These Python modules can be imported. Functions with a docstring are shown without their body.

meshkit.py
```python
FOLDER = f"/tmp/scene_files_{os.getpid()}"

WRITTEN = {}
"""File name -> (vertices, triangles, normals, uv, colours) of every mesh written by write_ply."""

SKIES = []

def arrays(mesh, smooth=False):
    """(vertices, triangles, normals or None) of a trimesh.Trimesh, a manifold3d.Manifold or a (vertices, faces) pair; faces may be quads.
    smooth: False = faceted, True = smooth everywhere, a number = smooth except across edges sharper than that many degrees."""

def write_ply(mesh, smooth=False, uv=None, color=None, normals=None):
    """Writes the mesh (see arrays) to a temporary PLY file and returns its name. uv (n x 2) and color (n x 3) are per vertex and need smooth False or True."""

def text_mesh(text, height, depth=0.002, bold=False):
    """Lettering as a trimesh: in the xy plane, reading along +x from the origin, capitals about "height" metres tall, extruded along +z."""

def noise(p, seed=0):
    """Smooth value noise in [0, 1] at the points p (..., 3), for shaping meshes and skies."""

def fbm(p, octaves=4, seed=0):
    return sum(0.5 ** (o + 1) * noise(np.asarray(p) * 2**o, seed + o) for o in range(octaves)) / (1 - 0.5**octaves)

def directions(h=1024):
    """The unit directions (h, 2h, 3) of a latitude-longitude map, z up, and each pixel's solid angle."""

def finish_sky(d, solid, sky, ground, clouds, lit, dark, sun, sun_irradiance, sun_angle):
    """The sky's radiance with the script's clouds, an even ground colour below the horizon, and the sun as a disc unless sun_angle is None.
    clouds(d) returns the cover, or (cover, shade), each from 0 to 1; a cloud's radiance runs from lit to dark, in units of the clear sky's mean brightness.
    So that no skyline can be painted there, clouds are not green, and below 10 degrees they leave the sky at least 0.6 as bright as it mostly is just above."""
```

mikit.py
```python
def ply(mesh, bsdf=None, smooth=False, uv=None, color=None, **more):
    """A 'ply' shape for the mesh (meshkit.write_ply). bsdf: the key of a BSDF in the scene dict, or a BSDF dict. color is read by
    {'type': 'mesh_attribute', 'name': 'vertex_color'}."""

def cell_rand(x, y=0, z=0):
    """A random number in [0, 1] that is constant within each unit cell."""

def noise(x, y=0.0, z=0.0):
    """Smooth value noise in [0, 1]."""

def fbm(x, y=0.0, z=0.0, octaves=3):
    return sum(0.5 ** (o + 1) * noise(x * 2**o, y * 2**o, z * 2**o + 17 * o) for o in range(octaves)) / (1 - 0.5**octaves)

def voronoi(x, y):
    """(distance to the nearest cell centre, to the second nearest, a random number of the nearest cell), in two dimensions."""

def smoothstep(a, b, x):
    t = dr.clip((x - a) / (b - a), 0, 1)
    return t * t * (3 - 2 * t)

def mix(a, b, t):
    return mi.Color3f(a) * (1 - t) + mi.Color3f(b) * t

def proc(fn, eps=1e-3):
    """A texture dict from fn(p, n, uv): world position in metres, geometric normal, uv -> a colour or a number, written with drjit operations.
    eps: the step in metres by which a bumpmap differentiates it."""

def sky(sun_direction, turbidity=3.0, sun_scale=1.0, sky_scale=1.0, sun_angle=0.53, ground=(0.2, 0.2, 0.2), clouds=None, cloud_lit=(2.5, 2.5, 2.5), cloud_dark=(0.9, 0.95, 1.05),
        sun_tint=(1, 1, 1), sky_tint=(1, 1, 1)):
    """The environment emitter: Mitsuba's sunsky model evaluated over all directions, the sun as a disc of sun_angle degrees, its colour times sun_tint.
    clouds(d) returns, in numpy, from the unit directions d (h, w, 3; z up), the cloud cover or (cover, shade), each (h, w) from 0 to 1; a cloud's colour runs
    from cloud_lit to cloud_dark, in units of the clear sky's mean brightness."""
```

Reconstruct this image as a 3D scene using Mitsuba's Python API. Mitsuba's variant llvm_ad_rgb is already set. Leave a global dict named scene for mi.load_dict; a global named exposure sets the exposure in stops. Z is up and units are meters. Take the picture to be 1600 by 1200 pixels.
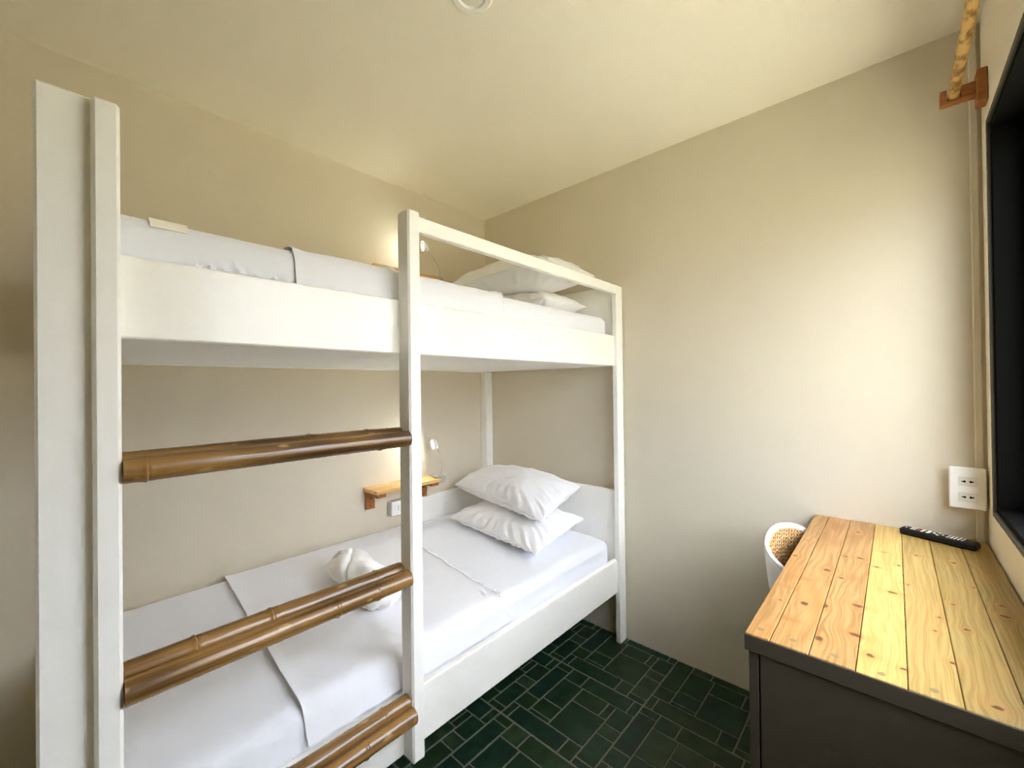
import math, random
import numpy as np, trimesh
import mitsuba as mi, drjit as dr
import mikit, meshkit
from mikit import proc, noise, fbm, smoothstep, mix, cell_rand

T = mi.ScalarTransform4f
random.seed(7)
rng = np.random.default_rng(7)
scene, labels = {}, {}

# ------------------------------------------------------------------ camera, sky, exposure
CAM = np.array([1.9685, -1.8999, 1.25])
FWD = np.array([-0.67568, 0.737173, 0.005682])
UP = np.array([0.012548, 0.003795, 0.999914])
scene['camera'] = {'type': 'perspective', 'fov': 101.596, 'fov_axis': 'x', 'near_clip': 0.02, 'far_clip': 200.0,
                   'to_world': T().look_at(origin=CAM.tolist(), target=(CAM + FWD).tolist(), up=UP.tolist())}
def overcast(d):        # overcast sky, three times as bright overhead as at the horizon
    el = np.clip(d[..., 2], 0, 1)
    return np.full(d.shape[:2], 0.95), np.clip((1.0 - el) ** 2.6 + 0.15 * (meshkit.fbm(d * 2.5) - 0.5), 0, 1)
scene['sky'] = mikit.sky([-0.45, 0.25, 0.86], turbidity=4.0, sun_scale=0.14, sky_scale=1.0, ground=(0.40, 0.37, 0.265),
                         clouds=overcast, cloud_lit=(4.2, 4.45, 4.9), cloud_dark=(0.75, 0.77, 0.8))
exposure = 4.82

# ------------------------------------------------------------------ helpers
def rgb(*c): return {'type': 'rgb', 'value': list(c)}

def principled(key, color, rough=0.5, spec=0.5, bump=None, bump_scale=1.0, **more):
    b = {'type': 'principled', 'base_color': rgb(*color) if isinstance(color, tuple) else color, 'roughness': rough, 'specular': spec, **more}
    if bump is not None:
        b = {'type': 'bumpmap', 'arbitrary': bump, 'scale': bump_scale, 'bsdf': b}
    scene[key] = {'type': 'twosided', 'bsdf': b}
    return key

def num(name):
    if name not in scene and not any(k.startswith(name + '__') for k in scene): return name
    i = 1
    while True:
        k = '%s_%03d' % (name, i)
        if k not in scene and not any(q.startswith(k + '__') for q in scene): return k
        i += 1

def put(key, mesh, mat, smooth=False, label=None, cat=None, group=None, kind=None, **more):
    key = num(key)
    scene[key] = mikit.ply(mesh, mat, smooth=smooth, **more)
    tag(key, label, cat, group, kind)
    return key

def tag(key, label=None, cat=None, group=None, kind=None):
    d = {k: v for k, v in (('label', label), ('category', cat), ('group', group), ('kind', kind)) if v}
    if d: labels[key] = d
    return key

def box(lo, hi, c=0.002):
    """box with chamfered edges"""
    lo, hi = np.minimum(lo, hi).astype(float), np.maximum(lo, hi).astype(float)
    c = min(c, 0.45 * float((hi - lo).min()))
    pts = []
    for i in range(8):
        s = np.array([(i >> k) & 1 for k in range(3)])
        p = np.where(s, hi, lo); d = np.where(s, -1, 1) * c
        for k in range(3):
            q = p + d; q[k] = p[k]; pts.append(q)
    return trimesh.convex.convex_hull(np.array(pts))

def plain(lo, hi):
    lo, hi = np.array(lo, float), np.array(hi, float)
    return trimesh.creation.box(extents=hi - lo, transform=trimesh.transformations.translation_matrix((lo + hi) / 2))

def cat(*m): return trimesh.util.concatenate(list(m))

def frame_of(d):
    d = np.asarray(d, float) / np.linalg.norm(d)
    a = np.cross(d, [0, 0, 1.0]) if abs(d[2]) < 0.9 else np.cross(d, [1.0, 0, 0])
    a /= np.linalg.norm(a)
    return d, a, np.cross(d, a)

def lathe(p0, p1, prof, sides=24, caps=True):
    """prof: list of (t in 0..1, radius) along p0 -> p1"""
    p0, p1 = np.asarray(p0, float), np.asarray(p1, float)
    d, a, b = frame_of(p1 - p0)
    ang = np.arange(sides) * 2 * np.pi / sides
    ring = np.cos(ang)[:, None] * a + np.sin(ang)[:, None] * b
    V = [p0 + (p1 - p0) * t + ring * r for t, r in prof]
    v = np.vstack(V); n = len(prof); f = []
    for i in range(n - 1):
        for j in range(sides):
            k = (j + 1) % sides
            f += [[i * sides + j, i * sides + k, (i + 1) * sides + k], [i * sides + j, (i + 1) * sides + k, (i + 1) * sides + j]]
    if caps:
        v = np.vstack([v, p0 + (p1 - p0) * prof[0][0], p0 + (p1 - p0) * prof[-1][0]])
        for j in range(sides):
            k = (j + 1) % sides
            f += [[n * sides, k, j], [n * sides + 1, (n - 1) * sides + j, (n - 1) * sides + k]]
    m = trimesh.Trimesh(v, f, process=False); m.fix_normals(); return m

def tube(pts, r, sides=12, caps=True):
    p = np.asarray(pts, float)
    r = np.broadcast_to(r, (len(p),))
    t = np.gradient(p, axis=0); t /= np.linalg.norm(t, axis=1, keepdims=True)
    a = np.cross(t[0], [0, 0, 1.0] if abs(t[0][2]) < 0.9 else [1.0, 0, 0]); a /= np.linalg.norm(a)
    ang = np.arange(sides) * 2 * np.pi / sides; V = []
    for i in range(len(p)):
        a = a - t[i] * (a @ t[i]); a /= np.linalg.norm(a); b = np.cross(t[i], a)
        V.append(p[i] + r[i] * (np.cos(ang)[:, None] * a + np.sin(ang)[:, None] * b))
    v = np.vstack(V); n = len(p); f = []
    for i in range(n - 1):
        for j in range(sides):
            k = (j + 1) % sides
            f += [[i * sides + j, i * sides + k, (i + 1) * sides + k], [i * sides + j, (i + 1) * sides + k, (i + 1) * sides + j]]
    if caps:
        v = np.vstack([v, p[0], p[-1]])
        for j in range(sides):
            k = (j + 1) % sides
            f += [[n * sides, k, j], [n * sides + 1, (n - 1) * sides + j, (n - 1) * sides + k]]
    m = trimesh.Trimesh(v, f, process=False); m.fix_normals(); return m

def spline(pts, n):
    from scipy.interpolate import CubicSpline
    p = np.asarray(pts, float); t = np.r_[0, np.cumsum(np.linalg.norm(np.diff(p, axis=0), axis=1))]
    return CubicSpline(t, p)(np.linspace(0, t[-1], n))

def grid_faces(n, m, off=0, flip=False):
    i, j = np.meshgrid(np.arange(n - 1), np.arange(m - 1), indexing='ij')
    a = (i * m + j).ravel() + off; b = a + 1; c = a + m + 1; d = a + m
    q = np.vstack([np.stack([a, b, c], 1), np.stack([a, c, d], 1)])
    return q[:, ::-1] if flip else q

def shell(top, bot):
    """closed thin solid between two (n, m, 3) point grids"""
    n, m = top.shape[:2]; N = n * m
    v = np.vstack([top.reshape(-1, 3), bot.reshape(-1, 3)])
    f = [grid_faces(n, m), grid_faces(n, m, N, True)]
    rim = np.r_[np.arange(m), np.arange(1, n) * m + m - 1, (n - 1) * m + np.arange(m - 2, -1, -1), np.arange(n - 2, 0, -1) * m]
    nx = np.roll(rim, -1)
    f.append(np.vstack([np.stack([rim, rim + N, nx + N], 1), np.stack([rim, nx + N, nx], 1)]))
    return trimesh.Trimesh(v, np.vstack(f), process=False)

# ------------------------------------------------------------------ materials
def wall_color(p, n, uv):
    f = fbm(p.x * 2.3 + 5, p.y * 2.3, p.z * 2.3, octaves=2)
    return mix((0.635, 0.58, 0.46), (0.655, 0.60, 0.48), f)
def wall_bump(p, n, uv): return fbm(p.x * 55, p.y * 55, p.z * 55, octaves=2)
principled('paint_wall', proc(wall_color), 0.75, 0.25, proc(wall_bump), 0.0005)
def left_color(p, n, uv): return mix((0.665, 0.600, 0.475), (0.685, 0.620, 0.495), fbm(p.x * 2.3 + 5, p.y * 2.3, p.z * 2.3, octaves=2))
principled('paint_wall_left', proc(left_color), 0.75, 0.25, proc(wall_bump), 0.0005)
def ceil_color(p, n, uv): return mix((0.86, 0.825, 0.70), (0.875, 0.84, 0.715), fbm(p.x * 1.7, p.y * 1.7, 3.0, octaves=2))
principled('paint_ceiling', proc(ceil_color), 0.6, 0.3)
def gloss_bump(p, n, uv): return fbm(p.x * 130, p.y * 95, p.z * 130, octaves=2)
principled('paint_gloss', (0.86, 0.845, 0.79), 0.22, 0.5, proc(gloss_bump), 0.0007)
principled('paint_satin', (0.86, 0.85, 0.80), 0.42, 0.4)
principled('plywood_white', (0.80, 0.79, 0.75), 0.6, 0.3)
def weave(p, n, uv): return 0.5 * fbm(p.x * 400, p.y * 400, p.z * 400, octaves=2) + 2.5 * fbm(p.x * 22, p.y * 22, p.z * 22, octaves=2)
principled('sheet_fitted', (0.755, 0.77, 0.815), 0.85, 0.15, proc(weave), 0.0006, sheen=0.3)
principled('sheet_flat', (0.765, 0.77, 0.805), 0.85, 0.15, proc(weave), 0.0008, sheen=0.3)
principled('pillow_cotton', (0.83, 0.83, 0.84), 0.8, 0.15, proc(weave), 0.0008, sheen=0.3)
def terry(p, n, uv): return noise(p.x * 700, p.y * 700, p.z * 700)
principled('towel_terry', (0.88, 0.875, 0.87), 0.95, 0.1, proc(terry), 0.0012, sheen=0.6)
principled('label_cloth', (0.86, 0.83, 0.72), 0.8, 0.2)
principled('plastic_white', (0.86, 0.86, 0.83), 0.3, 0.5)
principled('plastic_socket', (0.74, 0.74, 0.68), 0.35, 0.5)
principled('plastic_grey', (0.45, 0.45, 0.42), 0.4, 0.5)
principled('slot_black', (0.01, 0.01, 0.01), 0.6, 0.2)

def bamboo_color(p, n, uv):
    s = fbm(p.x * 95, p.z * 95, p.y * 3.5, octaves=3)
    b = fbm(p.x * 12, p.z * 12, p.y * 5 + 9, octaves=2)
    c = mix((0.062, 0.027, 0.007), (0.285, 0.15, 0.04), smoothstep(0.30, 0.70, s * 0.6 + b * 0.4))
    fleck = smoothstep(0.74, 0.86, fbm(p.x * 60, p.z * 60, p.y * 26, octaves=2))
    return mix(c, (0.42, 0.27, 0.11), fleck * 0.7)
def bamboo_bump(p, n, uv): return fbm(p.x * 260, p.z * 260, p.y * 10, octaves=2)
principled('bamboo_stained', proc(bamboo_color), 0.26, 0.5, proc(bamboo_bump), 0.0005, clearcoat=0.6, clearcoat_gloss=0.85)
principled('bamboo_node', (0.22, 0.105, 0.035), 0.4, 0.4)
principled('bamboo_hole', (0.03, 0.014, 0.005), 0.8, 0.2)
def rod_color(p, n, uv):
    s = fbm(p.x * 90, p.z * 90, p.y * 30, octaves=3)
    return mix((0.24, 0.115, 0.028), (0.56, 0.35, 0.115), smoothstep(0.32, 0.66, s))
principled('bamboo_pale', proc(rod_color), 0.4, 0.4)
def bracket_color(p, n, uv):
    return mix((0.25, 0.085, 0.02), (0.40, 0.16, 0.045), fbm(p.x * 40, p.y * 40, p.z * 160, octaves=3))
principled('wood_reddish', proc(bracket_color), 0.45, 0.4)
def shelf_color(p, n, uv):
    g = fbm(p.x * 160, p.y * 9, p.z * 160, octaves=3)
    return mix((0.60, 0.32, 0.11), (0.80, 0.55, 0.24), smoothstep(0.25, 0.7, g))
principled('wood_shelf', proc(shelf_color), 0.5, 0.35)

KNOTS = [(1.832,-.548,8,8),(1.815,-.785,7,8),(1.852,-.768,4,9),(1.904,-.722,10,6),(1.856,-.920,7,9),(1.892,-.399,9,5),(1.959,-.595,8,5),(2.079,-.276,6,4),(2.008,-.274,5,4),
         (1.930,-.921,6,5),(1.973,-.931,5,4),(2.067,-.697,5,4),(2.020,-.743,3,3),(2.131,-.579,8,5),(1.864,-.581,6,4),(1.756,-.493,7,4),(1.772,-.802,4,3),(2.030,-.672,3,3),(2.057,-.580,4,3),
         (1.970,-.392,4,4),(1.927,-.442,6,3),(1.875,-.141,7,6),(2.037,-.856,4,4),(2.134,-.521,6,4),(1.906,-.861,9,6),(1.861,-.409,5,4),(1.985,-.52,3,3),(2.10,-.44,3,3),(2.075,-.955,7,5),(1.94,-.30,5,2)]
SMEARS = [(1.793,-.643,18,12),(1.800,-.879,20,12),(1.764,-.33,16,5),(1.90,-.86,14,10),(1.87,-.20,20,30),(1.83,-.30,14,40),(1.772,-.72,14,7),(1.885,-.56,10,22),(1.82,-.12,22,50)]
PLUGS = [(1.767,-.959),(1.820,-.959),(1.883,-.964),(1.946,-.971),(2.008,-.968),(2.105,-.962)]
SEAMS = [1.745, 1.787, 1.848, 1.913, 1.978, 2.040, 2.106, 2.168]
def pine_color(p, n, uv):
    x, y = p.x, p.y
    jx, jy = 0.004 * (fbm(x * 210, y * 210, 1.0, octaves=2) - 0.5), 0.004 * (fbm(x * 210, y * 210, 9.0, octaves=2) - 0.5)
    wx, dark, ring = mi.Float(0), mi.Float(0), mi.Float(0)
    for kx, ky, a, b in KNOTS:
        ex, ey = (x + jx - kx) / (a * 0.00105), (y + jy - ky) / (b * 0.00115)
        dark = dr.maximum(dark, dr.exp(-(ex * ex + ey * ey)))
        ring = dr.maximum(ring, dr.exp(-(dr.square(ex / 3.0) + dr.square(ey / 2.6))))
        wx = wx + 0.0009 * (a + b) * dr.exp(-(dr.square(ex / 4.0) + dr.square(ey / 5.0))) * (x - kx) / (dr.abs(x - kx) + 0.004)
    smear = mi.Float(0)
    for kx, ky, a, b in SMEARS:
        smear = dr.maximum(smear, dr.exp(-(dr.square((x + 3 * jx - kx) / (a * .001)) + dr.square((y + 3 * jy - ky) / (b * .001)))))
    board = mi.Float(0)
    for s in SEAMS[1:-1]: board = board + dr.select(x > s, 1.0, 0.0)
    r1, r2 = cell_rand(board, 3, 1), cell_rand(board, 5, 2)
    # flat sawn figure: rings of a slightly wandering, slightly tilted log
    cx = dr.floor(board) * 0.0 + 0.02 * (r2 - 0.5) + 0.030 * (fbm(y * 3.1, board * 5.3, 2.0, octaves=2) - 0.5)
    gx = x - wx - cx + 0.004 * (fbm(x * 60, y * 9, board, octaves=2) - 0.5)
    fine = fbm(gx * 520, y * 9, board, octaves=2)
    arch = dr.sin(gx * 420 + 26 * (fbm(gx * 9 + board * 3, y * 2.3, board * 7.1, octaves=2) - 0.5) * 2 + r1 * 20)
    g = (0.22 + 0.2 * dr.select(board < 2.5, 1.0, 0.0)) * (0.5 + 0.5 * arch) * smoothstep(0.2, 0.8, fbm(x * 20, y * 4, board * 2.2)) + 0.62 * fine
    orange = dr.select(board < 2.5, 1.0, 0.0)
    lite = mix((0.56, 0.395, 0.125), (0.58, 0.335, 0.118), orange)
    deep = mix((0.43, 0.27, 0.07), (0.42, 0.20, 0.05), orange)
    c = mix(deep, lite, smoothstep(0.12, 0.62, g))
    c = c * (0.68 + 0.11 * r1)
    c = c * dr.select((board > 2.5) & (board < 3.5), 1.34, dr.select(board > 4.5, 0.80, 1.0))
    c = c * dr.select(board > 5.5, 0.88, 1.0)
    blotch = smoothstep(0.50, 0.78, fbm(x * 16, y * 6, board * 11 + 3, octaves=3)) * (0.15 + 0.45 * orange)
    c = mix(c, (0.46, 0.20, 0.05), blotch)
    c = mix(c, (0.33, 0.115, 0.028), smear * 0.85 * (0.4 + 0.6 * fine))
    c = mix(c, (0.40, 0.17, 0.04), ring * 0.5)
    c = mix(c, (0.075, 0.026, 0.010), smoothstep(0.25, 0.65, dark) * (0.7 + 0.3 * fine))
    plug = mi.Float(0)
    for kx, ky in PLUGS:
        plug = dr.maximum(plug, dr.select(dr.square(x + jx - kx) + dr.square(y + jy - ky) < 0.0058 * 0.0058, 1.0, 0.0))
    return mix(c, (0.20, 0.145, 0.075), plug * 0.75)
principled('pine_boards', proc(pine_color), 0.33, 0.5, clearcoat=0.25)
principled('desk_dark', (0.055, 0.048, 0.034), 0.55, 0.4)
principled('alu_black', (0.0022, 0.0022, 0.002), 0.7, 0.06)
principled('alu_edge', (0.05, 0.048, 0.038), 0.5, 0.4)
principled('remote_black', (0.009, 0.009, 0.009), 0.5, 0.25)
principled('remote_light', (0.72, 0.72, 0.68), 0.45, 0.4)
principled('remote_red', (0.45, 0.10, 0.07), 0.45, 0.4)
def rattan_color(p, n, uv):
    a = dr.sin(p.y * 520) * dr.sin(p.z * 520)
    return mix((0.42, 0.21, 0.075), (0.80, 0.56, 0.29), smoothstep(-0.5, 0.6, a))
principled('rattan', proc(rattan_color), 0.6, 0.3)
principled('chair_white', (0.82, 0.82, 0.80), 0.35, 0.5)
TILE = []
for i, c in enumerate([(0.010, 0.030, 0.013), (0.013, 0.031, 0.011), (0.008, 0.027, 0.016), (0.022, 0.042, 0.019)]):
    def fn(p, n, uv, c=c):
        s = fbm(p.x * 28, p.y * 28, 1.0, octaves=3)
        return mix(tuple(0.65 * v for v in c), tuple(1.45 * v for v in c), s)
    def bp_(p, n, uv): return fbm(p.x * 60, p.y * 60, 2.0, octaves=2)
    TILE.append(principled('tile_green_%d' % i, proc(fn), 0.5, 0.35))
def grout_color(p, n, uv): return mix((0.13, 0.135, 0.10), (0.17, 0.165, 0.12), fbm(p.x * 40, p.y * 40, 0.5, octaves=2))
principled('grout', proc(grout_color), 0.8, 0.2)
scene['glass_pane'] = {'type': 'thindielectric', 'int_ior': 1.5}

# ------------------------------------------------------------------ the room
XW, HC, YF = 2.172, 2.339, -3.0
WT = 0.14
put('floor', plain([-0.15, YF - 0.15, -0.08], [XW + 0.15, 0.15, -0.003]), 'grout', kind='structure', label='dark green stone mosaic tile floor with grey green grout')
put('ceiling', plain([-0.15, YF - 0.15, HC], [XW + 0.3, 0.15, HC + 0.1]), 'paint_ceiling', kind='structure', label='plain cream painted ceiling')
put('wall_left', plain([-0.15, YF - 0.15, -0.003], [0, 0.15, HC]), 'paint_wall_left', kind='structure', label='beige painted wall along the bunk bed')
put('wall_back', plain([0, 0, -0.003], [XW, 0.15, HC]), 'paint_wall', kind='structure', label='beige painted wall behind the bed head and desk')
put('wall_front', plain([0, YF - 0.15, -0.003], [XW, YF, HC]), 'paint_wall', kind='structure', label='beige painted wall facing the bed head')
WY0, WY1, WZ0, WZ1 = -1.50, -0.115, 0.872, 1.985          # window opening
put('wall_right', cat(plain([XW, YF - 0.15, -0.003], [XW + WT, WY0, HC]), plain([XW, WY1, -0.003], [XW + WT, 0.15, HC]),
                      plain([XW, WY0, -0.003], [XW + WT, WY1, WZ0]), plain([XW, WY0, WZ1], [XW + WT, WY1, HC])),
    'paint_wall', kind='structure', label='beige painted wall with the black framed window')
# cable cover strip in the corner of back wall and right wall
put('trim_1', box([XW - 0.026, -0.011, 0.0], [XW - 0.008, 0.0, HC], 0.003), 'paint_wall', kind='structure', label='slim painted strip running up the corner beside the window')

# window: black aluminium, two sliding sashes
def rect_frame(x0, x1, y0, y1, z0, z1, w):
    return [box([x0, y0, z0], [x1, y0 + w, z1], .001), box([x0, y1 - w, z0], [x1, y1, z1], .001),
            box([x0, y0 + w, z0], [x1, y1 - w, z0 + w], .001), box([x0, y0 + w, z1 - w], [x1, y1 - w, z1], .001)]
g = 0.001
put('window_1', cat(*rect_frame(XW + 0.004, XW + WT - 0.01, WY0 + g, WY1 - g, WZ0 + g, WZ1 - g, 0.022)), 'alu_black', kind='structure', label='black aluminium sliding window in the right wall')
put('window_1__edge_trim', cat(*rect_frame(XW - 0.004, XW + 0.004, WY0 - 0.004, WY1 + 0.004, WZ0 - 0.004, WZ1 + 0.004, 0.014)), 'alu_edge')
ym = (WY0 + WY1) / 2
for i, (ya, yb, xo) in enumerate([(WY0 + .023, ym + .02, .095), (ym - .02, WY1 - .023, .065)]):
    put('window_1__sash', cat(*rect_frame(XW + xo, XW + xo + 0.024, ya, yb, WZ0 + .023, WZ1 - .023, 0.038)), 'alu_black')
    v = np.array([[XW + xo + .012, ya + .03, WZ0 + .05], [XW + xo + .012, yb - .03, WZ0 + .05], [XW + xo + .012, yb - .03, WZ1 - .05], [XW + xo + .012, ya + .03, WZ1 - .05]])
    put('window_1__pane', trimesh.Trimesh(v, [[0, 1, 2], [0, 2, 3]], process=False), 'glass_pane')

# floor tiles: one mosaic module repeated
MOD = [(0, .033, 0, .077), (.033, .264, 0, .077), (.264, .32, 0, .077), (.32, .3935, 0, .032), (.32, .3935, .032, .163), (.32, .3935, .163, .220), (.32, .3935, .220, .317),
       (0, .072, .077, .150), (0, .072, .150, .356), (0, .072, .356, .3945), (.072, .152, .317, .3945), (.152, .357, .317, .3945), (.357, .3935, .317, .3945),
       (.072, .168, .077, .097), (.072, .168, .097, .170), (.072, .168, .170, .317), (.168, .32, .077, .235), (.168, .288, .235, .317), (.288, .32, .235, .317)]
PX, PY, OX, OY = 0.3915, 0.3945, 0.837, -0.7525
near, rest = [], []
for i in range(-3, 5):
    for j in range(-6, 2):
        for k, (a, b, c, d) in enumerate(MOD):
            gap = 0.0032
            ga, gb, gc, gd = [(0.0046 if e else gap) for e in (a == 0, b == .3935, c == 0, d == .3945)]
            x0, x1, y0, y1 = OX + i * PX + a + ga, OX + i * PX + b - gb, OY + j * PY + c + gc, OY + j * PY + d - gd
            x0, x1, y0, y1 = max(x0, 0.001), min(x1, XW - .001), max(y0, YF + .001), min(y1, -.001)
            if x1 - x0 < 0.004 or y1 - y0 < 0.004: continue
            h = 0.0 + rng.uniform(-0.0006, 0.0004)
            m = (x0, x1, y0, y1, h, TILE[[0, 1, 2, 0, 1, 3, 0, 2][int(rng.integers(8))]] if k != 5 else TILE[3])
            (near if (0.50 < (x0 + x1) / 2 < 1.85 and -1.26 < (y0 + y1) / 2) else rest).append(m)
near.sort(key=lambda m: (m[0] - 1.2) ** 2 + (m[2] + 0.5) ** 2)
rest += near[298:]; near = near[:298]
def slab(m): return box([m[0], m[2], -0.0025], [m[1], m[3], m[4]], 0.0012)
for m in near: put('floor__tile', slab(m), m[5])
put('floor__far_tiles', cat(*[slab(m) for m in rest]), TILE[0], kind='stuff', label='further green mosaic tiles under the bed and towards the door')

# ceiling downlight
c0 = np.array([1.118, -1.118, HC])
def ring(r0, r1, z0, z1, sides=48):
    ang = np.arange(sides) * 2 * np.pi / sides; cs = np.stack([np.cos(ang), np.sin(ang)], 1)
    prof = [(r0, 0.0), (r0, -z0), (r0 + .004, -z1), (r1 - .006, -z1), (r1, -z1 * .45), (r1, 0.0)]
    v = np.vstack([np.c_[c0[:2] + cs * r, np.full(sides, HC + z)] for r, z in prof]); f = []
    for i in range(len(prof)):
        ii = (i + 1) % len(prof)
        for j in range(sides):
            k = (j + 1) % sides
            f += [[i * sides + j, i * sides + k, ii * sides + k], [i * sides + j, ii * sides + k, ii * sides + j]]
    m = trimesh.Trimesh(v, f, process=False); m.fix_normals(); return m
tag('ceiling_downlight', 'round white ceiling downlight, switched off, at the top of the photo', 'ceiling light')
put('ceiling_downlight__trim_ring', ring(0.036, 0.060, 0.002, 0.008), 'paint_satin', smooth=35)
put('ceiling_downlight__diffuser', lathe(c0, c0 - [0, 0, 0.0035], [(0, .0355), (.8, .0355), (1, .030)], 40), 'plastic_socket', smooth=35)

# ------------------------------------------------------------------ bunk bed
B = 'bunk_bed'
tag(B, 'white painted wooden bunk bed with bamboo ladder rungs, standing along the left wall', 'bunk bed')
ZT = 1.735
put(B + '__foot_post', box([0.952, -1.9235, 0], [0.985, -1.838, 1.741], .004), 'paint_satin')
put(B + '__foot_post', box([0.002, -1.926, 0], [0.035, -1.866, 1.747], .004), 'paint_satin')
put(B + '__head_post', box([0.953, -0.066, 0], [0.980, -0.008, ZT], .003), 'paint_satin')
put(B + '__head_post', box([0.001, -0.056, 0], [0.056, -0.001, 1.344], .003), 'paint_satin')
def stile(y0, y1):
    m = box([0.955, y0, 0.238], [1.009, y1, ZT], .005)
    return m
put(B + '__ladder_stile', stile(-1.8605, -1.8255), 'paint_satin')
put(B + '__ladder_stile', stile(-1.2595, -1.2205), 'paint_satin')
put(B + '__guard_rail', box([0.955, -1.2205, 1.692], [0.980, -0.008, 1.735], .003), 'paint_satin')
put(B + '__upper_side_rail', box([0.940, -1.838, 1.344], [0.964, -0.052, 1.4918], .003), 'paint_gloss')
put(B + '__lower_side_rail', box([0.940, -1.838, 0.2417], [0.964, -0.052, 0.4018], .003), 'paint_gloss')
put(B + '__upper_back_rail', box([0.002, -1.866, 1.3405], [0.030, -0.056, 1.4918], .002), 'paint_satin')
put(B + '__lower_back_rail', box([0.002, -1.866, 0.2417], [0.030, -0.056, 0.4018], .002), 'paint_satin')
put(B + '__upper_end_rail', box([0.030, -0.050, 1.344], [0.952, -0.028, 1.739], .002), 'paint_satin', label='white head board of the upper bunk')
put(B + '__lower_end_rail', box([0.056, -0.050, 0.2417], [0.952, -0.028, 0.733], .002), 'paint_satin', label='white head board of the lower bunk')
put(B + '__upper_foot_rail', box([0.035, -1.900, 1.344], [0.952, -1.878, 1.600], .002), 'paint_satin')
put(B + '__lower_foot_rail', box([0.035, -1.900, 0.2417], [0.952, -1.878, 0.480], .002), 'paint_satin')
put(B + '__side_board', box([0.002, -0.620, 0.45], [0.026, -0.056, 0.641], .003), 'paint_satin', label='short white board on the wall side by the pillows')
# upper platform: panel held a hair off the rail by blocks, so dark slots show
put(B + '__upper_platform', cat(plain([0.030, -1.878, 1.3455], [0.922, -0.050, 1.384]), *[plain([0.922, a, 1.3455], [0.940, b, 1.384]) for a, b in [(-1.878, -1.825), (-1.756, -1.735), (-1.617, -1.602), (-1.478, -1.440), (-1.34, -.90), (-.70, -0.06)]]), 'plywood_white')
put(B + '__lower_platform', plain([0.030, -1.878, 0.262], [0.940, -0.050, 0.276]), 'plywood_white')

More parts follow.
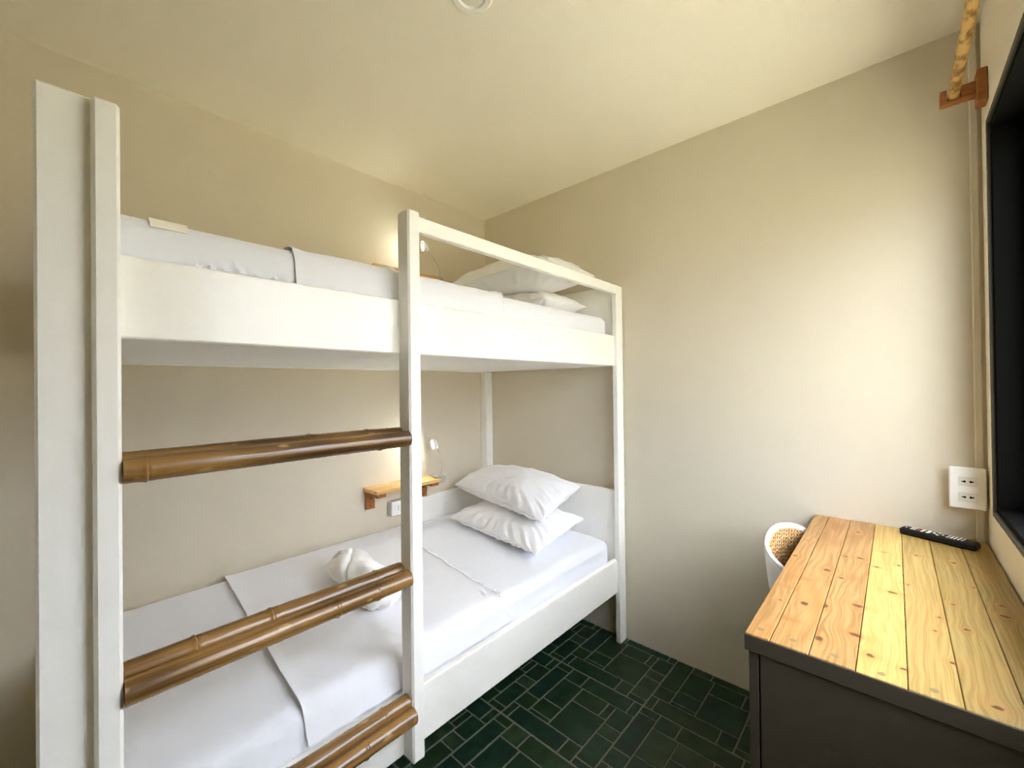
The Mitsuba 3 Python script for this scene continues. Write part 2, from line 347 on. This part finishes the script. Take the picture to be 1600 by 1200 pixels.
def pole(x, z, y0, y1, r, nodes, bow=0.0, seed=0):
    rg = np.random.default_rng(seed)
    t = np.unique(np.r_[np.linspace(0, 1, 30), [((n - y0) / (y1 - y0)) + o / (y1 - y0) for n in nodes for o in (-.012, -.006, -.003, -.001, .001, .003, .006, .012)]])
    t = t[(t >= 0) & (t <= 1)]
    pts, rad = [], []
    for q in t:
        y = y0 + (y1 - y0) * q
        rr = r * (1 + 0.02 * math.sin(5 * q + seed))
        for n in nodes:
            d = y - n
            rr += r * (0.10 * math.exp(-(d / .005) ** 2) - 0.10 * math.exp(-((d - .0035) / .0015) ** 2) + .02 * math.exp(-(d / .02) ** 2))
        pts.append([x + 0.0015 * math.sin(3 * q + seed), y, z + bow * math.sin(math.pi * q)]); rad.append(rr)
    return tube(pts, rad, 28)
RY0, RY1 = -1.8245, -1.2605
for i, (xf, xb, zf, zb, nf, nb) in enumerate([(.999, .956, 1.113, 1.121, [-1.795, -1.345], [-1.50, -1.355]), (.999, .956, 0.737, 0.748, [-1.356, -1.46], [-1.72, -1.335, -1.585]), (1.0145, 0.9855, 0.377, 0.399, [-1.40, -1.70], [-1.33, -1.56])]):
    put(B + '__bamboo_rung', pole(xf, zf, RY0, RY1, 0.0212, nf, 0.001, i), 'bamboo_stained', smooth=40, label='front bamboo pole of a ladder rung')
    put(B + '__bamboo_rung', pole(xb, zb, RY0, RY1, 0.0205, nb, 0.001, i + 5), 'bamboo_stained', smooth=40, label='rear bamboo pole of a ladder rung')

# ------------------------------------------------------------------ mattresses and bedding
MX0, MX1, MY0, MY1 = 0.032, 0.931, -1.872, -0.066
def mattress(z0, zw, zf, r, gather):
    """fitted mattress: zw top height at the wall, zf at the front edge"""
    lo, hi = np.array([MX0, MY0, z0]), np.array([MX1, MY1, zw])
    nx, ny, nz = 46, 300, 16
    P, F, off = [], [], 0
    def face(fn, a, b):
        nonlocal off
        u, v = np.meshgrid(np.linspace(0, 1, a), np.linspace(0, 1, b), indexing='ij')
        p = np.stack(fn(u, v), -1).reshape(-1, 3); P.append(lo + p * (hi - lo)); F.append(grid_faces(a, b, off)); off += len(p)
    one, zero = (lambda u: np.ones_like(u)), (lambda u: np.zeros_like(u))
    face(lambda u, v: (u, v, one(u)), nx, ny); face(lambda u, v: (v, u, zero(u)), ny, nx)
    face(lambda u, v: (one(u), u, v), ny, nz * 2); face(lambda u, v: (zero(u), v, u), nz, ny)
    face(lambda u, v: (v, one(u), u), nz, nx); face(lambda u, v: (u, zero(u), v), nx, nz)
    v = np.vstack(P)
    m = trimesh.Trimesh(v, np.vstack(F), process=False); m.merge_vertices(); m.fix_normals()
    v = np.array(m.vertices)
    inner = np.clip(v, lo + r, hi - r); d = v - inner; L = np.linalg.norm(d, axis=1, keepdims=True)
    nrm = d / np.maximum(L, 1e-9)
    v = inner + nrm * r
    w = np.clip((v[:, 2] - z0) / (zw - z0), 0, 1)
    v[:, 2] += w * (zf - zw) * np.clip((v[:, 0] - MX0) / (MX1 - MX0), 0, 1)
    lump = (meshkit.fbm(v * [5, 4, 4], 3) - 0.5) * 0.007
    v += nrm * lump[:, None]
    if gather:  # slanting puckers low on the front side
        y, z = v[:, 1], v[:, 2]
        z_lo = gather[2]
        k = np.exp(-np.clip((z - z_lo) / 0.024, 0, 9) ** 2) * np.clip((y - gather[0]) / .08, 0, 1) * np.clip((gather[1] - y) / .05, 0, 1) * (nrm[:, 0] > .6)
        v[:, 0] += k * (0.0060 * np.sin((y * 210 + (z - z_lo) * 190) + 3 * meshkit.noise(v * 30)) - .005)
    m.vertices = v
    return m

def surf(z0, zw, zf, r, y, s, off):
    """point on the mattress skin. s: arc length from the wall edge over the top and down the front"""
    flat = (MX1 - r) - (MX0 + 0.012); arc = r * math.pi / 2
    x = np.where(s < flat, MX0 + 0.012 + s, 0.0); z = np.full_like(s, 1.0) * (zw + off)
    a = np.clip((s - flat) / r, 0, math.pi / 2)
    x = np.where(s >= flat, MX1 - r + (r + off) * np.sin(a), x)
    z = np.where(s >= flat, zw - r + (r + off) * np.cos(a), z)
    z = np.where(s > flat + arc, z - (s - flat - arc), z)
    w = np.clip((z - z0) / (zw - z0), 0, 1)
    z = z + w * (zf - zw) * np.clip((x - MX0) / (MX1 - MX0), 0, 1)
    return x, z

def top_sheet(z0, zw, zf, r, left, right, drop, seed, flare=0.0):
    """left / right: y of the sheet's edges at (wall, front); it hangs `drop` below the front top edge"""
    flat = (MX1 - r) - (MX0 + 0.012); total = flat + r * math.pi / 2 + drop
    s = np.linspace(0, total, 70); n = 96
    S, Tt = np.meshgrid(s, np.linspace(0, 1, n), indexing='ij')
    q = np.clip(S / flat, 0, 1.15)
    yl = np.interp(S, [0, flat, total], left); yr = np.interp(S, [0, flat * .4, flat * .8, flat, total], right)
    Y = yl + (yr - yl) * Tt + 0.003 * np.sin(S * 40 + seed) * (Tt > .9)
    P3 = np.stack([S * 9, Y * 7, np.full_like(S, seed * 3.1)], -1)
    wr = (meshkit.fbm(P3, 4) - .4) * 0.010 + (meshkit.fbm(np.stack([S * 5 + Y * 14, Y * 4, np.full_like(S, seed + .5)], -1), 3) - .45) * 0.007
    edge = np.minimum(Tt * n, (1 - Tt) * n)
    lift = 0.0045 * np.exp(-(edge / 2.2) ** 2)
    g = np.exp(-((1 - Tt) * 12) ** 1.2) * np.exp(-((S - flat - .02) / .10) ** 2)
    pucker = g * 0.008 * np.sin(Y * 260 + S * 90)
    out = np.clip(0.0065 + wr * np.clip((S - .02) / .05, 0, 1), 0.0035, 0.016) + lift + pucker
    out = np.clip(out, 0.0058, 0.02)
    hang = S > flat + r * .8
    out = np.where(hang, np.minimum(out, 0.0066 + 0.0010 * np.sin(Y * 70)) + flare * np.clip((S - flat - r * 1.5) / .04, 0, 1) ** 2, out)
    def at(off):
        x, z = surf(z0, zw, zf, r, Y, S, off); return np.stack([x, Y, z], -1)
    t, b = at(out), at(out - 0.0022)
    return shell(t, b), t

def hem(t, w0, w1):
    """row of small stitched loops along the sheet's right edge"""
    P = []
    line = t[:, -1]; d = np.diff(line, axis=0)
    for i in range(1, len(line) - 2):
        for fr in (0.0, 0.5):
            c = line[i] + d[i] * fr + [0, -0.010, 0.0012]
            P.append(box(c - [.0022, .0042, .0008], c + [.0022, .0042, .0012], .0006))
    return cat(*P)

LOW = (0.277, 0.517, 0.494, 0.045)
put('mattress', mattress(*LOW, None), 'sheet_fitted', smooth=50, label='lower bunk mattress in a white fitted sheet', cat='mattress')
UPP = (1.386, 1.592, 1.583, 0.040)
put('mattress', mattress(*UPP, (-1.80, -1.50, 1.492)), 'sheet_fitted', smooth=50, label='upper bunk mattress in a white fitted sheet with a cream label', cat='mattress')
Sg, Yg = np.meshgrid(np.linspace((MX1 - .04) - (MX0 + .012) + .018, (MX1 - .04) - (MX0 + .012) + .047, 8), np.linspace(-1.779, -1.720, 8), indexing='ij')
lab = [np.stack([*(lambda q: (q[0], Yg, q[1]))(surf(*UPP, Yg, Sg, o))], -1) for o in (.0062, .0050)]
put('mattress_001__cloth_label', shell(*lab), 'label_cloth', smooth=50, label='cream cloth label at the mattress edge')
m, t = top_sheet(*LOW, [-1.462, -1.512, -1.505], [-0.672, -0.766, -0.806, -0.822, -0.795], 0.0445, 1, 0.010)
put('flat_sheet', m, 'sheet_flat', smooth=50, label='white flat sheet spread across the lower mattress, under the rolled towel', cat='bed sheet')
put('flat_sheet__stitched_hem', hem(t, 0, 0), 'sheet_flat', label='row of open stitches along the hem')
m, t = top_sheet(*UPP, [-1.50, -1.524, -1.518], [-0.78, -0.79, -0.80, -0.806, -0.806], 0.062, 2)
put('flat_sheet', m, 'sheet_flat', smooth=50, label='white flat sheet spread across the upper mattress', cat='bed sheet')
put('flat_sheet_001__stitched_hem', hem(t, 0, 0), 'sheet_flat', label='row of open stitches along the hem')

# pillows: four corners (bilinear), thickness
def pillow(A, Bc, Cc, D, H, seed, sag=0.0, rest=None, under=None, N=72):
    A, Bc, Cc, D = (np.array(q, float) for q in (A, Bc, Cc, D))
    e = np.sin(np.linspace(-1, 1, N) * math.pi / 2)
    U, V = np.meshgrid(e, e, indexing='ij')
    # edges bow inwards between the pointed corners
    bow = 0.055
    Uw = U * (1 - bow * (1 - V ** 2) * U ** 2) * (1 - 0.0 * V); Vw = V * (1 - bow * 1.3 * (1 - U ** 2) * V ** 2)
    a, b = (Uw + 1) / 2, (Vw + 1) / 2
    base = ((1 - a) * (1 - b))[..., None] * A + (a * (1 - b))[..., None] * Bc + (a * b)[..., None] * Cc + ((1 - a) * b)[..., None] * D
    prof = np.clip(1 - np.abs(U) ** 3.0, 0, 1) ** 0.62 * np.clip(1 - np.abs(V) ** 2.6, 0, 1) ** 0.62
    nrm = np.cross(Bc - A, D - A); nrm /= np.linalg.norm(nrm)
    if nrm[2] < 0: nrm = -nrm
    P3 = np.stack([U * 2.6 + seed, V * 2.6, np.full_like(U, seed * 1.7)], -1)
    edge = np.maximum(np.abs(U), np.abs(V))
    rad = np.exp(-((edge - .84) / .16) ** 2)
    lo = (meshkit.fbm(P3, 3) - .5)
    th = np.arctan2(V, U)
    wr = rad * 0.0062 * (np.sin(th * 34 + 6 * lo) + .8 * np.sin(th * 57 + 9 * lo + seed)) * (edge < .985)
    dent = 0.035 * lo * prof
    fold = 0.022 * prof * (meshkit.fbm(np.stack([U * 4 + V * 2, V * 1.5 - U, np.full_like(U, seed + 9.)], -1), 3) - .5)
    sagz = -sag * (U ** 2) * 1.0
    top = base + nrm * (H * .53 * prof + dent + wr + fold)[..., None] + np.array([0, 0, 1]) * sagz[..., None]
    bot = base - nrm * (H * .47 * prof - .5 * dent + .6 * wr)[..., None] + np.array([0, 0, 1]) * sagz[..., None]
    if rest:
        zr = rest[1] + (rest[2] - rest[1]) * (bot[..., 0] - MX0) / (MX1 - MX0) + .0045
        bot[..., 2] = np.maximum(bot[..., 2], zr); top[..., 2] = np.maximum(top[..., 2], zr)
    if under is not None:
        from scipy.interpolate import LinearNDInterpolator
        f = LinearNDInterpolator(under[..., :2].reshape(-1, 2), under[..., 2].ravel(), fill_value=-9.0)
        zr = f(bot[..., 0], bot[..., 1]) + .003
        push = np.maximum(zr - bot[..., 2], 0); bot[..., 2] += push; top[..., 2] += push * .55
        top[..., 2] = np.maximum(top[..., 2], bot[..., 2] + .001)
    return shell(top + nrm * .0008, bot - nrm * .0008), top, (top[0], top[-1], top[:, 0], top[:, -1])
def put_pillow(corners, H, seed, label, sag=0.0, rest=None, under=None):
    m, top, rims = pillow(*corners, H, seed, sag, rest, under)
    k = put('pillow', m, 'pillow_cotton', smooth=60, label=label, cat='pillow', group='bed pillows stacked in pairs')
    loop = np.vstack([rims[2], rims[1][1:], rims[3][::-1][1:], rims[0][::-1][1:-1]]); loop = np.vstack([loop, loop[:1]])
    put(k + '__piping', tube(loop, 0.0016, 6, caps=False), 'pillow_cotton', smooth=60)
    return top
low_top = put_pillow([(.200, -.478, .553), (.858, -.552, .548), (.790, -.075, .566), (.165, -.085, .566)], .125, 1.3, 'white pillow lying on the lower mattress, under another pillow', .0, LOW)
put_pillow([(.105, -.362, .700), (.835, -.480, .668), (.762, -.060, .735), (.110, -.075, .735)], .165, 2.9, 'puffed white pillow on top of the pair on the lower bunk', .01, None, low_top)
upp_top = put_pillow([(.300, -.500, 1.635), (.862, -.480, 1.632), (.815, -.075, 1.650), (.250, -.085, 1.650)], .125, 4.1, 'white pillow lying on the upper mattress, under another pillow', .0, UPP)
put_pillow([(.215, -.560, 1.752), (.890, -.530, 1.785), (.870, -.075, 1.815), (.200, -.085, 1.79)], .18, 5.7, 'white pillow on top of the pair on the upper bunk', .02, None, upp_top)

# rolled towels: a fat roll with its flap tucked into a twist
def towel_roll(c, yaw, L, R, seed):
    n, mm = 70, 64
    s = np.linspace(-1, 1, n); th = np.linspace(0, 2 * np.pi, mm, endpoint=False)
    S, Th = np.meshgrid(s, th, indexing='ij')
    r = R * np.clip(1 - np.abs(S) ** 5, 0, 1) ** .5
    folds = 0.10 * np.sin(Th * 3 + S * 3.2 + seed) + 0.07 * np.sin(Th * 5 - S * 5 + 2 * seed)
    P3 = np.stack([S * 3, np.cos(Th) * 2, np.sin(Th) * 2 + seed], -1)
    folds = folds + 0.22 * (meshkit.fbm(P3, 3) - .5)
    # spiralling crease of the wrap, and a tuck near the middle of the top
    ph = np.mod(Th - 2.2 * S + seed, 2 * np.pi) - np.pi
    crease = -0.24 * np.exp(-(ph / .10) ** 2) + .10 * np.exp(-((ph - .25) / .22) ** 2)
    ph2 = np.mod(Th + 2.8 * S + seed + 2.4, 2 * np.pi) - np.pi
    crease += -0.24 * np.exp(-(ph2 / .09) ** 2) + .08 * np.exp(-((ph2 + .25) / .25) ** 2)
    tuck = -0.35 * np.exp(-((S + .15) / .09) ** 2 - ((np.mod(Th - 1.2 + np.pi, 2 * np.pi) - np.pi) / .32) ** 2)
    rr = r * (1 + folds + crease + tuck)
    X = S * L / 2 * (1 + .0 * Th); Yv = rr * np.cos(Th) * 1.06; Z = rr * np.sin(Th) * .94
    Z = np.maximum(Z, -R * .88)
    v = np.stack([X, Yv, Z], -1).reshape(-1, 3)
    f = []
    for i in range(n - 1):
        for j in range(mm):
            k = (j + 1) % mm
            f += [[i * mm + j, (i + 1) * mm + k, i * mm + k], [i * mm + j, (i + 1) * mm + j, (i + 1) * mm + k]]
    m = trimesh.Trimesh(v, f, process=False); m.fix_normals()
    m.apply_transform(trimesh.transformations.rotation_matrix(yaw, [0, 0, 1])); m.apply_translation(c)
    return m
put('rolled_towel', towel_roll((0.530, -1.150, 0.565), math.radians(-4), 0.44, 0.062, 0.6), 'towel_terry', smooth=70, label='white towel rolled up on the lower bunk sheet, behind the middle ladder rung', cat='towel')
put('rolled_towel', towel_roll((0.420, -1.060, 1.650), math.radians(-4), 0.44, 0.060, 1.6), 'towel_terry', smooth=70, label='white rolled towel on the upper bunk, only its top showing', cat='towel')

# ------------------------------------------------------------------ wall shelves, lamps and outlet at the head end
def shelf(dz, label):
    k = num('wall_shelf'); tag(k, label, 'shelf')
    put(k + '__board', box([0.001, -0.866, 0.734 + dz], [0.136, -0.478, 0.752 + dz], .0015), 'wood_shelf')
    for ya in (-0.858, -0.538):
        put(k + '__bracket', cat(box([0.001, ya, 0.642 + dz], [0.020, ya + .046, 0.733 + dz], .001), box([0.020, ya, 0.716 + dz], [0.128, ya + .046, 0.733 + dz], .001)), 'wood_reddish')
        b = len([q for q in scene if q.startswith(k + '__bracket') and '__screw' not in q])
        br = k + '__bracket' + ('' if b == 1 else '_001')
        for z in (0.657, 0.693):
            c = np.array([0.020, ya + .023, z + dz]); put(br + '__screw', lathe(c - [.001, 0, 0], c + [.0012, 0, 0], [(0, .0032), (.6, .0032), (1, .0022)], 10), 'slot_black')
shelf(0.0, 'small pine wall shelf above the lower mattress, with a clip lamp at its end')
shelf(1.100, 'small pine wall shelf above the upper mattress, mostly hidden by bedding')

def lamp(dz, head, bend, label, power):
    k = num('reading_lamp'); tag(k, label, 'lamp')
    e = np.array([0.106, -0.474, 0.752 + dz])
    put(k + '__clip', cat(box(e + [-.020, -.030, .0015], e + [.016, .020, .012], .003), box(e + [-.020, -.030, -.030], e + [.016, .020, -.0195], .003),
                          lathe(e + [-.016, .020, -.010], e + [.012, .020, -.010], [(0, .020), (.1, .0225), (.9, .0225), (1, .020)], 24)), 'plastic_grey', smooth=35)
    stem = spline([e + [0, .016, .010], e + [.000, .018, .05]] + bend + [head], 40)
    put(k + '__gooseneck', tube(stem, .0030, 10), 'plastic_grey', smooth=50)
    ax = np.array([-.10, -.97, -.20]); ax /= np.linalg.norm(ax)
    up = stem[-1] - stem[-4]; up /= np.linalg.norm(up)
    put(k + '__head', lathe(head - up * .006, head + up * .052, [(0, .006), (.12, .0115), (.45, .0155), (.8, .0135), (.95, .008), (1, .003)], 24), 'plastic_white', smooth=50)
    c = head + up * .024
    d, a, b = frame_of(ax); a = up - d * (up @ d); a /= np.linalg.norm(a); b = np.cross(d, a)
    ang = np.linspace(0, 2 * np.pi, 28, endpoint=False)
    o = c + ax * .0165
    rim = o + np.cos(ang)[:, None] * a * .026 + np.sin(ang)[:, None] * b * .0165
    v = np.vstack([rim, o + ax * .0035])
    f = [[i, (i + 1) % 28, 28] for i in range(28)]
    m = trimesh.Trimesh(v, f, process=False)
    if m.face_normals.mean(0) @ ax < 0: m.invert()
    kk = put(k + '__led_lens', m, 'plastic_white', label='glowing white lens of the lamp')
    scene[kk]['emitter'] = {'type': 'area', 'radiance': rgb(power * .97, power * 1.0, power * .90)}
lamp(0.0, np.array([0.100, -0.482, 0.918]), [np.array([.102, -.459, .85])], 'clip-on gooseneck reading lamp, lit, on the shelf of the lower bunk', 7.5)
lamp(1.100, np.array([0.100, -0.530, 2.000]), [np.array([.102, -.470, 1.935])], 'clip-on gooseneck reading lamp, lit, above the upper bunk', 6.0)

tag('wall_outlet', 'white power outlet on the wall below the lower bunk shelf', 'power outlet')
put('wall_outlet__box', box([0.001, -0.732, 0.580], [0.036, -0.618, 0.658], .004), 'plastic_grey')
put('wall_outlet__face_plate', box([0.036, -0.729, 0.582], [0.042, -0.621, 0.656], .003), 'plastic_white')
for dz in (-.0065, .0065):
    for yy in (-.690, -.660):
        put('wall_outlet__socket_hole', box([0.0415, yy - .002, .621 + dz - .0035], [0.0425, yy + .002, .621 + dz + .0035], .0003), 'slot_black')

# ------------------------------------------------------------------ desk
D = 'desk'
tag(D, 'dark grey desk with a knotty varnished pine plank top under the window', 'desk')
ZD, YD = 0.763, -0.989
for i in range(7):
    a, b = SEAMS[i], SEAMS[i + 1]
    put(D + '__top_plank', box([a + .0006, YD, ZD - .012], [b - .0006, -.002, ZD - (0.0004 if i % 2 else 0)], .0012), 'pine_boards')
put(D + '__apron', box([1.747, YD + .001, 0.7295], [2.168, -.003, ZD - .0125], .001), 'desk_dark')
put(D + '__edge_band', box([1.745, YD - .003, 0.7305], [2.168, YD - .0002, ZD - .0015], .001), 'desk_dark')
for x, y in ((1.751, YD + .003), (1.751, -.05), (2.122, -.05), (2.122, YD + .003)):
    put(D + '__leg', box([x, y, 0], [x + .0165 if y < -.9 and x < 1.8 else x + .044, y + .044, .729], .001), 'desk_dark')
put(D + '__side_panel', box([1.7705, YD + .003, 0.0], [2.1215, YD + .020, .729], .001), 'desk_dark')
put(D + '__back_panel', box([2.150, YD + .05, 0.25], [2.166, -.052, .729], .001), 'desk_dark')

# remote control
R_ = 'remote_control'
tag(R_, 'long black remote control with pale buttons lying at the back of the desk', 'remote control')
ra, rb = np.array([1.979, -.055]), np.array([2.140, -.118])
rd = (rb - ra) / np.linalg.norm(rb - ra); rn = np.array([-rd[1], rd[0]]); RL = np.linalg.norm(rb - ra)
def rpt(l, w, z): return np.array([*(ra + rd * l + rn * w), z])
def rbox(l0, l1, w0, w1, z0, z1, c):
    m = box([l0, w0, z0], [l1, w1, z1], c)
    M = np.eye(4); M[:3, 0] = [*rd, 0]; M[:3, 1] = [*rn, 0]; M[:3, 3] = [*ra, 0]
    m.apply_transform(M); return m
put(R_ + '__body', rbox(0, RL, -.020, .020, ZD + .0005, ZD + .021, .005), 'remote_black')
zt = ZD + .0205
def btn(l, w, a, b, mat): put(R_ + '__button', rbox(l - a, l + a, w - b, w + b, zt, zt + .0022, .0006), mat)
btn(.012, 0, .0016, .0030, 'remote_light')
for w in (-.010, 0, .010):
    for l in (.027, .034): btn(l, w, .0018, .0036, 'remote_light')
    btn(.042, w, .0020, .0034, 'remote_red')
for w in (-.011, 0, .011): btn(.053, w, .0028, .0042, 'remote_light')
btn(.066, 0, .0030, .014, 'remote_light')
for l, w in ((.078, 0), (.098, 0), (.088, -.011), (.088, .011)): btn(l, w, .0026, .0036, 'remote_light')
for l in (.110, .118, .126, .134, .142):
    for w in (-.011, 0, .011): btn(l, w, .0018, .0038, 'remote_light')

# outlet above the desk
tag('wall_outlet_001', 'white double power outlet box on the wall above the remote control', 'power outlet')
W1 = 'wall_outlet_001'
put(W1 + '__box', box([2.092, -.030, .866], [2.164, -.0005, .984], .004), 'plastic_white')
put(W1 + '__face_plate', box([2.088, -.037, .862], [2.166, -.030, .988], .003), 'plastic_white')
for z in (.945, .898):
    k = put(W1 + '__socket', box([2.107, -.0385, z - .014], [2.147, -.0365, z + .014], .0008), 'plastic_socket')
    for s in (-1, 1):
        x = 2.127 + s * .0085
        put(k + '__slot', cat(plain([x - .004, -.0392, z - .0015], [x + .0045, -.0383, z + .0015]), trimesh.creation.cylinder(.0032, .0009, sections=12, transform=trimesh.transformations.translation_matrix([x - s * .002, -.03875, z]) @ trimesh.transformations.rotation_matrix(math.pi / 2, [1, 0, 0]))), 'slot_black')

# ------------------------------------------------------------------ chair at the desk
CH = 'chair'
tag(CH, 'white chair with a woven rattan backrest tucked under the desk', 'chair')
def ray(px, py, y):
    d = FWD + np.cross(FWD, UP) * (px - 800) / 652.51 - UP * (py - 600) / 652.51
    return CAM + d * (y - CAM[1]) / d[1]
RIM = [(1.90, -.515, .655), (1.82, -.512, .668), (1.733, -.500, .7195), (1.697, -.480, .7400), (1.675, -.440, .7620), (1.673, -.380, .7853), (1.683, -.320, .7905), (1.701, -.250, .7805), (1.728, -.190, .760), (1.765, -.150, .725), (1.83, -.135, .68), (1.90, -.130, .655)]
rim = spline(RIM, 90)
# the rim is a flattened band: two offset strips closed into a solid
cen = np.array([1.87, -.32])
rad2 = rim[:, :2] - cen; rad2 /= np.linalg.norm(rad2, axis=1, keepdims=True)
def band(inn, out, up, dn):
    o = np.c_[rim[:, :2] + rad2 * out, rim[:, 2]]; i_ = np.c_[rim[:, :2] + rad2 * inn, rim[:, 2]]
    prof = [o - [0, 0, dn], o + [0, 0, up * .2], (o * .75 + i_ * .25) + [0, 0, up], (o * .3 + i_ * .7) + [0, 0, up], i_ + [0, 0, up * .2], i_ - [0, 0, dn]]
    n, k = len(rim), len(prof); v = np.stack(prof, 1).reshape(-1, 3); f = []
    for a in range(n - 1):
        for b in range(k):
            c = (b + 1) % k
            f += [[a * k + b, (a + 1) * k + b, (a + 1) * k + c], [a * k + b, (a + 1) * k + c, a * k + c]]
    for e, r_ in ((0, 1), (n - 1, -1)):
        for b in range(1, k - 1): f.append([e * k, e * k + b, e * k + b + 1][::r_])
    m = trimesh.Trimesh(v, f, process=False); m.fix_normals(); return m
put(CH + '__rim', band(-.006, .006, .004, .024), 'chair_white', smooth=40)
# woven shell from the rim down to the seat
def chair_shell(off):
    g = []
    for u in np.linspace(0, 1, 12):
        low = np.c_[cen + rad2 * .165, np.full(len(rim), .455)]
        up_ = np.c_[rim[:, :2] - rad2 * .004, rim[:, 2] - .012]
        p = up_ * (1 - u) + low * u; p[:, :2] += rad2 * (off + .012 * math.sin(u * math.pi))
        g.append(p)
    return np.array(g)
put(CH + '__woven_back', shell(chair_shell(.0), chair_shell(-.004)), 'rattan', smooth=50)
put(CH + '__back_shell', shell(chair_shell(.0115), chair_shell(.0045)), 'chair_white', smooth=50)
strands = []
for i in range(2, 88, 2):
    for s in (0,):
        p = chair_shell(-.0055)[:, i]; strands.append(tube(spline(p, 10), .0016, 5))
for u in range(1, 11):
    strands.append(tube(chair_shell(-.0058)[u], .0016, 5))
put(CH + '__rattan_strands', cat(*strands), 'rattan', smooth=50, kind='stuff')
put(CH + '__seat', lathe([cen[0] + .03, cen[1], .425], [cen[0] + .03, cen[1], .458], [(0, .19), (.2, .200), (.8, .200), (1, .19)], 40), 'chair_white', smooth=35)
for sx in (-1, 1):
    for sy in (-1, 1):
        put(CH + '__leg', lathe([cen[0] + .03 + sx * .125, cen[1] + sy * .125, .426], [cen[0] + .03 + sx * .165, cen[1] + sy * .165, 0.0], [(0, .014), (1, .010)], 14), 'chair_white', smooth=40)

# ------------------------------------------------------------------ hanging rod by the window
def bracket(yc, label):
    k = num('rod_bracket'); tag(k, label, 'bracket')
    put(k + '__wall_plate', box([XW - .022, yc - .026, 2.040], [XW - .0005, yc + .026, 2.132], .002), 'wood_reddish')
    a = [box([XW - .094, yc - .012, 2.066], [XW - .022, yc + .012, 2.074], .001), box([XW - .094, yc - .012, 2.074], [XW - .080, yc + .012, 2.108], .001), box([XW - .052, yc - .012, 2.074], [XW - .022, yc + .012, 2.108], .001)]
    put(k + '__arm', cat(*a), 'wood_reddish')
bracket(-.112, 'reddish wooden wall bracket holding the near end of the bamboo rod by the window')
bracket(-1.75, 'reddish wooden wall bracket holding the other end of the bamboo rod')
put('hanging_rod', tube([[2.1062, y, 2.0885 + .0006 * math.sin(9 * y)] for y in np.linspace(-1.85, -.085, 70)], [.0125 + .0012 * sum(math.exp(-((y - n) / .006) ** 2) for n in (-.27, -.62, -.98, -1.35, -1.7)) for y in np.linspace(-1.85, -.085, 70)], 20), 'bamboo_pale', smooth=50,
    label='pale bamboo hanging rod resting in wooden brackets above the window', cat='hanging rod')
